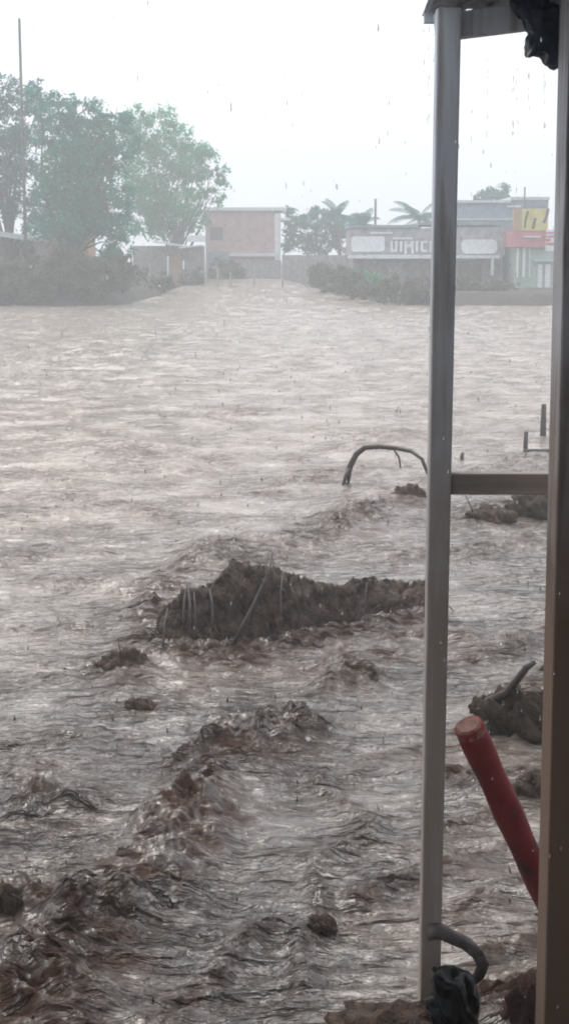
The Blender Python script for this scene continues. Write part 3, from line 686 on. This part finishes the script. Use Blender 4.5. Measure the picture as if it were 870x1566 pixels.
shrub(540, 456, 412, 50, 94, S, 'low shrub at the water left of the bright green bush', 700, .12)
shrub(505, 446, 402, 50, 100, S, 'low shrub halfway up the right side of the channel', 700, .13)
shrub(650, 464, 420, 50, 87, S, 'shrub hidden mostly behind the narrow post', 600, .12)
shrub(700, 452, 416, 50, 93, S, 'shrub in front of the shop just right of the narrow post', 600, .12)
shrub(738, 452, 424, 40, 93, S, 'low shrub under the shop canopy post', 600, .12)
shrub(770, 452, 420, 44, 94, S, 'low shrub right of the shop canopy post', 300, .13)

# ---------------------------------------------------------------- far bank structures
def pole(px, yt, Y, r, label, name='utility_pole', cat='pole', group=None, zg=.6):
    top = P(px, yt, Y); mb = MB(); mb.tube([(top.x, Y, zg - .4), (top.x, Y, top.z)], [r, r * .8], 8)
    return tag(mb.build(name, M['poleM'], smooth=True), label, cat, group)
pole(30, 28, 89.5, .10, 'tall utility pole in front of the trees at the left')
pole(574, 304, 118, .11, 'thin pole rising behind the left end of the shop')
pole(802, 286, 111.5, .07, 'thin pole standing on the roofline above the yellow sign')
# poles at the shack on the left
def part(name, mbf, m, t, **k):
    mb = MB(); mbf(mb); return mb.build(name, m, t, **k)
def house(px, Y, label, cat='building', name='building'):
    return thing(name, (P(px, 400, Y).x, Y, .6), label, cat)
# left edge house with pale sheet roof
t = house(20, 97, 'low house with a pale sloping sheet roof at the left edge of the far bank', 'house', 'low_house')
part('wall', lambda b: pbox(b, -90, 52, 362, 445, 97, 6), M['greywall'], t)
mb = MB(); a = P(-95, 342, 96.6); b_ = P(62, 366, 96.6)
mb.bar(a, b_, .28, .0001 + 7.0, Vector((0, 1, 0))); o = mb.build('roof', M['sheet'], t)
part('window', lambda b: pbox(b, 12, 30, 380, 398, 96.96, .08), M['glass'], t)
# brown hut behind the dense tree
t = house(100, 104, 'dull brown hut glimpsed beneath the dense tree on the left bank', 'hut', 'brown_hut')
part('wall', lambda b: pbox(b, 70, 135, 352, 445, 104, 4), M['orange'], t)
part('door', lambda b: pbox(b, 92, 112, 350 + 12, 440, 103.9, .08), M['pinkdark'], t)
mb = MB(); mb.bar(P(64, 350, 104), P(140, 346, 104), .15, 9.0); mb.build('roof', M['sheet'], t)
# grey sheet shack between trees and pink building
t = house(250, 112, 'grey shack with pale sheet roof pieces between the trees and the pink building', 'shack', 'grey_shack')
part('wall', lambda b: pbox(b, 200, 312, 376, 440, 112, 5), M['greywall'], t)
mb = MB(); mb.bar(P(236, 370, 111.7), P(284, 376, 111.7), .12, 2.4); mb.build('roof_sheet', M['white'], t)
mb = MB(); mb.bar(P(275, 379, 111.6), P(310, 375, 111.6), .10, 2.4); mb.build('roof_sheet', M['white'], t)
part('panel', lambda b: pbox(b, 286, 314, 360, 370, 114, .3), M['white'], t)
part('door', lambda b: pbox(b, 262, 276, 392, 436, 111.92, .08), M['orange'], t)
for x, y0, y1 in ((203, 440, 368), (257, 428, 392), (281, 425, 398), (314, 425, 372)):
    mb = MB(); Yp = 110.5; mb.tube([P(x, y0 + 8, Yp), P(x, y1, Yp)], .06, 8)
    lab = {203: 'pale post left of the grey shack', 257: 'pale post before the shack door', 281: 'short pale post right of the shack door', 314: 'pale post at the left corner of the pink building'}[x]
    tag(mb.build('fence_post', M['white'], smooth=True), lab, 'post', 'pale posts along the grey shack')
# pink building
YB = 124
t = house(370, YB, 'pink rendered flat roofed building with one small dark window', 'building', 'pink_building')
part('wall', lambda b: pbox(b, 315, 420, 322, 440, YB, 8), M['pink'], t)
part('pillar', lambda b: pbox(b, 420, 429, 326, 440, YB - .05, 8), M['white'], t)
part('window', lambda b: pbox(b, 322, 341, 347, 367, YB - .06, .1), M['pinkdark'], t)
part('parapet', lambda b: pbox(b, 313, 438, 317, 322, YB - .25, 8.5), M['white'], t)
part('roof_slab', lambda b: pbox(b, 429.2, 444, 333, 337, YB - .2, 7), M['white'], t)
part('ledge', lambda b: pbox(b, 348, 421, 387, 392, YB - .5, .48), M['white'], t)
part('low_wall', lambda b: pbox(b, 316, 350, 385, 440, YB - .7, .18), M['bluegrey'], t)
# boundary walls
t = tag(part('boundary_wall', lambda b: pbox(b, 316, 430, 398, 445, 122.3, .25), M['greywall'], None), 'grey block wall along the foot of the pink building', 'wall')
t = tag(part('boundary_wall', lambda b: pbox(b, 431, 548, 390, 445, 116, .25), M['greywall'], None), 'grey block wall between the pink building and the shop', 'wall')
for x, y0, y1 in ((466, 425, 392), (528, 430, 380), (460, 440, 350)):
    pass
FP = [(196, 436, 396, 'leftmost thin post standing at the left side of the channel'), (228, 436, 402, 'thin post before the left end of the grey shack'), (333, 446, 410, 'thin post below the window of the pink building'),
      (352, 446, 416, 'short thin post before the shrubs under the pink building'), (388, 438, 404, 'thin post under the middle of the pink building'), (432, 432, 384, 'tall thin post at the right corner of the pink building'),
      (466, 436, 392, 'thin post at the top of the bank before the dark rounded tree'), (484, 440, 400, 'thin post between the two palms and the water'), (527, 446, 378, 'tall thin post just left of the shop'), (552, 450, 402, 'thin post left of the bright green bush')]
for x, y0, y1, lab in FP:
    Yp = 106; mb = MB(); a = P(x, y0 + 6, Yp); b_ = P(x + random.uniform(-2, 2), y1, Yp); mb.tube([a - Vector((0, 0, .6)), a, b_], [.07, .065, .05], 7, rough=.1)
    tag(mb.build('fence_post', M['greywall'], smooth=True), lab, 'post', 'rough fence posts on the far bank')
# long shop with lettering
YS = 100
t = house(650, YS, 'long low shop with white plaques and block letters above its canopy', 'shop', 'lettered_shop')
part('upper_wall', lambda b: pbox(b, 536, 772, 349, 390, YS, 8), M['darkwall'], t)
part('lower_wall', lambda b: pbox(b, 540, 766, 396, 455, YS + .6, 7), M['greywall'], t)
part('canopy', lambda b: pbox(b, 534, 763, 390.5, 395, YS - 1.0, 2.0), M['white'], t)
part('roof_slab', lambda b: pbox(b, 534, 640, 344, 348.5, YS - .2, 8), M['bluegrey'], t)
part('roof_slab', lambda b: pbox(b, 640.5, 775, 340, 344, YS - .2, 8), M['bluegrey'], t)
part('light_strip', lambda b: pbox(b, 566, 600, 355, 357.5, YS - .12, .1), M['white'], t)
part('light_strip', lambda b: pbox(b, 600.5, 631, 363, 366, YS - .12, .1), M['white'], t)
def plaque(b, x0, x1, y0, y1, Y, r=6):
    pts = []
    for cx_, cy_, a0 in ((x1 - r, y0 + r, 90), (x0 + r, y0 + r, 180), (x0 + r, y1 - r, 270), (x1 - r, y1 - r, 0)):
        for k in range(5):
            a = R(a0 - 90 * 0 + (k * 22.5)) if False else R({90: 0, 180: 90, 270: 180, 0: 270}[a0] + k * 22.5)
            pts.append((cx_ + r * math.cos(a), cy_ - r * math.sin(a)))
    n = len(pts); o = len(b.v)
    b.v += [tuple(P(x, y, Y)) for x, y in pts] + [tuple(P(x, y, Y) + Vector((0, .1, 0))) for x, y in pts]
    b.f.append(tuple(o + i for i in reversed(range(n)))); b.f.append(tuple(o + n + i for i in range(n)))
    for i in range(n): b.f.append((o + i, o + (i + 1) % n, o + n + (i + 1) % n, o + n + i))
    b.mi += [0] * (n + 2)
part('plaque', lambda b: plaque(b, 537, 588, 361.5, 385, YS - .15, 5), M['white'], t)
part('plaque', lambda b: plaque(b, 705, 760, 366, 388, YS - .15, 8), M['white'], t)
def strokes(lst, Y, name, m, parent, w=1.0):
    mb = MB()
    for (x0, y0, x1, y1, ww) in lst:
        mb.bar(P(x0, y0, Y), P(x1, y1, Y), ww * Y / F, .05, Vector((0, 1, 0)))
    return mb.build(name, M[m] if isinstance(m, str) else m, parent)
Yl = YS - .14
L_ = [(597, 'U'), (611, 'I'), (618, 'M'), (635, 'I'), (643, 'C'), (657, 'E')]
yt_, yb_ = 368.5, 385
def glyph(ch, x):
    if ch == 'U': return [(x + 1.5, yt_, x + 1.5, yb_, 3.4), (x + 3.2, yb_ - 1.6, x + 6.8, yb_ - 1.6, 3.2), (x + 8.5, yt_, x + 8.5, yb_, 3.4)]
    if ch == 'I': return [(x + 2, yt_, x + 2, yb_, 4)]
    if ch == 'M': return [(x + 1.7, yt_, x + 1.7, yb_ + 3, 3.6), (x + 12.3, yt_, x + 12.3, yb_ + 3, 3.6), (x + 3.4, yt_ + .5, x + 7, yb_ - 4, 3), (x + 10.6, yt_ + .5, x + 7, yb_ - 4, 3)]
    if ch == 'C': return [(x + 1.6, yt_, x + 1.6, yb_, 3.6), (x + 3.4, yt_ + 1.5, x + 10, yt_ + 1.5, 3), (x + 3.4, yb_ - 1.5, x + 10, yb_ - 1.5, 3)]
    if ch == 'E': return [(x + 1.6, yt_, x + 1.6, yb_, 3.6), (x + 3.4, yt_ + 1.5, x + 10, yt_ + 1.5, 3), (x + 3.4, yb_ - 1.5, x + 10, yb_ - 1.5, 3), (x + 3.4, 376.8, x + 9, 376.8, 2.6)]
for x, ch in L_: strokes(glyph(ch, x), Yl, 'letter', 'white', t)
part('canopy_post', lambda b: pbox(b, 750, 755, 395.4, 421, YS - .9, .2), M['white'], t)
part('window', lambda b: pbox(b, 700, 736, 402, 432, YS + .52, .1), M['glass'], t)
part('door', lambda b: pbox(b, 594, 616, 402, 452, YS + .52, .1), M['darkwall'], t)
# rear walls
t = house(760, 113, 'wide blue grey rear building above the lettered shop', 'building', 'rear_building')
part('wall', lambda b: pbox(b, 676, 838, 309, 445, 113, 6), M['bluegrey'], t)
part('parapet', lambda b: pbox(b, 674, 780, 306, 310, 112.7, 6.6), M['sheet'], t)
part('parapet', lambda b: pbox(b, 780.5, 840, 301, 306, 112.7, 6.6), M['sheet'], t)
part('upper_wall', lambda b: pbox(b, 781, 838, 306.5, 315, 112.85, .3), M['bluegrey'], t)
part('ledge', lambda b: pbox(b, 676, 790, 334, 336.5, 112.8, .18), M['sheet'], t)
part('vent', lambda b: pbox(b, 776, 797, 314, 317, 112.75, .15), M['white'], t)
# yellow sign shop
YY = 97
t = house(812, YY, 'pale green shop front under a yellow signboard and pink fascia', 'shop', 'corner_shop')
part('wall', lambda b: pbox(b, 786, 850, 378, 460, YY, 6), M['green'], t)
part('fascia', lambda b: pbox(b, 783, 840, 353, 378, YY - .5, 6), M['red'], t)
sg = part('signboard', lambda b: pbox(b, 797, 838, 319, 352.6, YY - .6, .2), M['yellow'], t)
part('signboard', lambda b: pbox(b, 783.5, 796.7, 319, 352.6, YY - .6, .2), M['orange'], t)
for st_ in [(807, 323, 803, 336, 3), (803, 336, 801.5, 349, 2.6), (818, 333, 814, 350, 3.8), (838, 319, 835, 331, 4), (835, 331, 831, 341, 3.6)]: strokes([st_], YY - .63, 'brush_stroke', 'ink', sg)
part('awning', lambda b: pbox(b, 800, 826, 361, 363, YY - .7, .18), M['white'], t)
sg2 = part('small_sign', lambda b: pbox(b, 833.5, 848, 351, 384, YY - .85, .15), M['white'], t)
strokes([(834, 356, 847.5, 356, 2), (834, 361.5, 847.5, 361.5, 2), (834, 367, 841, 367, 3), (834, 373, 847.5, 373, 3.4)], YY - .88, 'stripe', 'redink', sg2)
for x0, x1 in ((789, 793), (798, 803), (808, 811)): part('pilaster', lambda b: pbox(b, x0, x1, 378.5, 424, YY - .2, .19), M['white'], t)
part('door', lambda b: pbox(b, 821, 829, 404, 452, YY - .15, .14), M['white'], t)
part('door', lambda b: pbox(b, 832, 841, 404, 452, YY - .15, .14), M['white'], t)
part('ledge', lambda b: pbox(b, 816, 850, 397, 400, YY - .4, .39), M['sheet'], t)

# ---------------------------------------------------------------- rain haze
mb = MB(); mb.box(-345, 345, -205, 345, -3, 22)
hz = mb.build('haze', None); hz['kind'] = 'stuff'; hz['label'] = 'pale rain haze in the air'
hm = bpy.data.materials.new('rain_haze'); hm.use_nodes = True; nt = hm.node_tree; nt.nodes.clear()
ou = nt.nodes.new('ShaderNodeOutputMaterial'); pv = nt.nodes.new('ShaderNodeVolumePrincipled')
pv.inputs['Color'].default_value = (.94, .97, .97, 1); pv.inputs['Density'].default_value = .0042; pv.inputs['Anisotropy'].default_value = .2
nt.links.new(pv.outputs[0], ou.inputs['Volume']); hz.data.materials.append(hm)
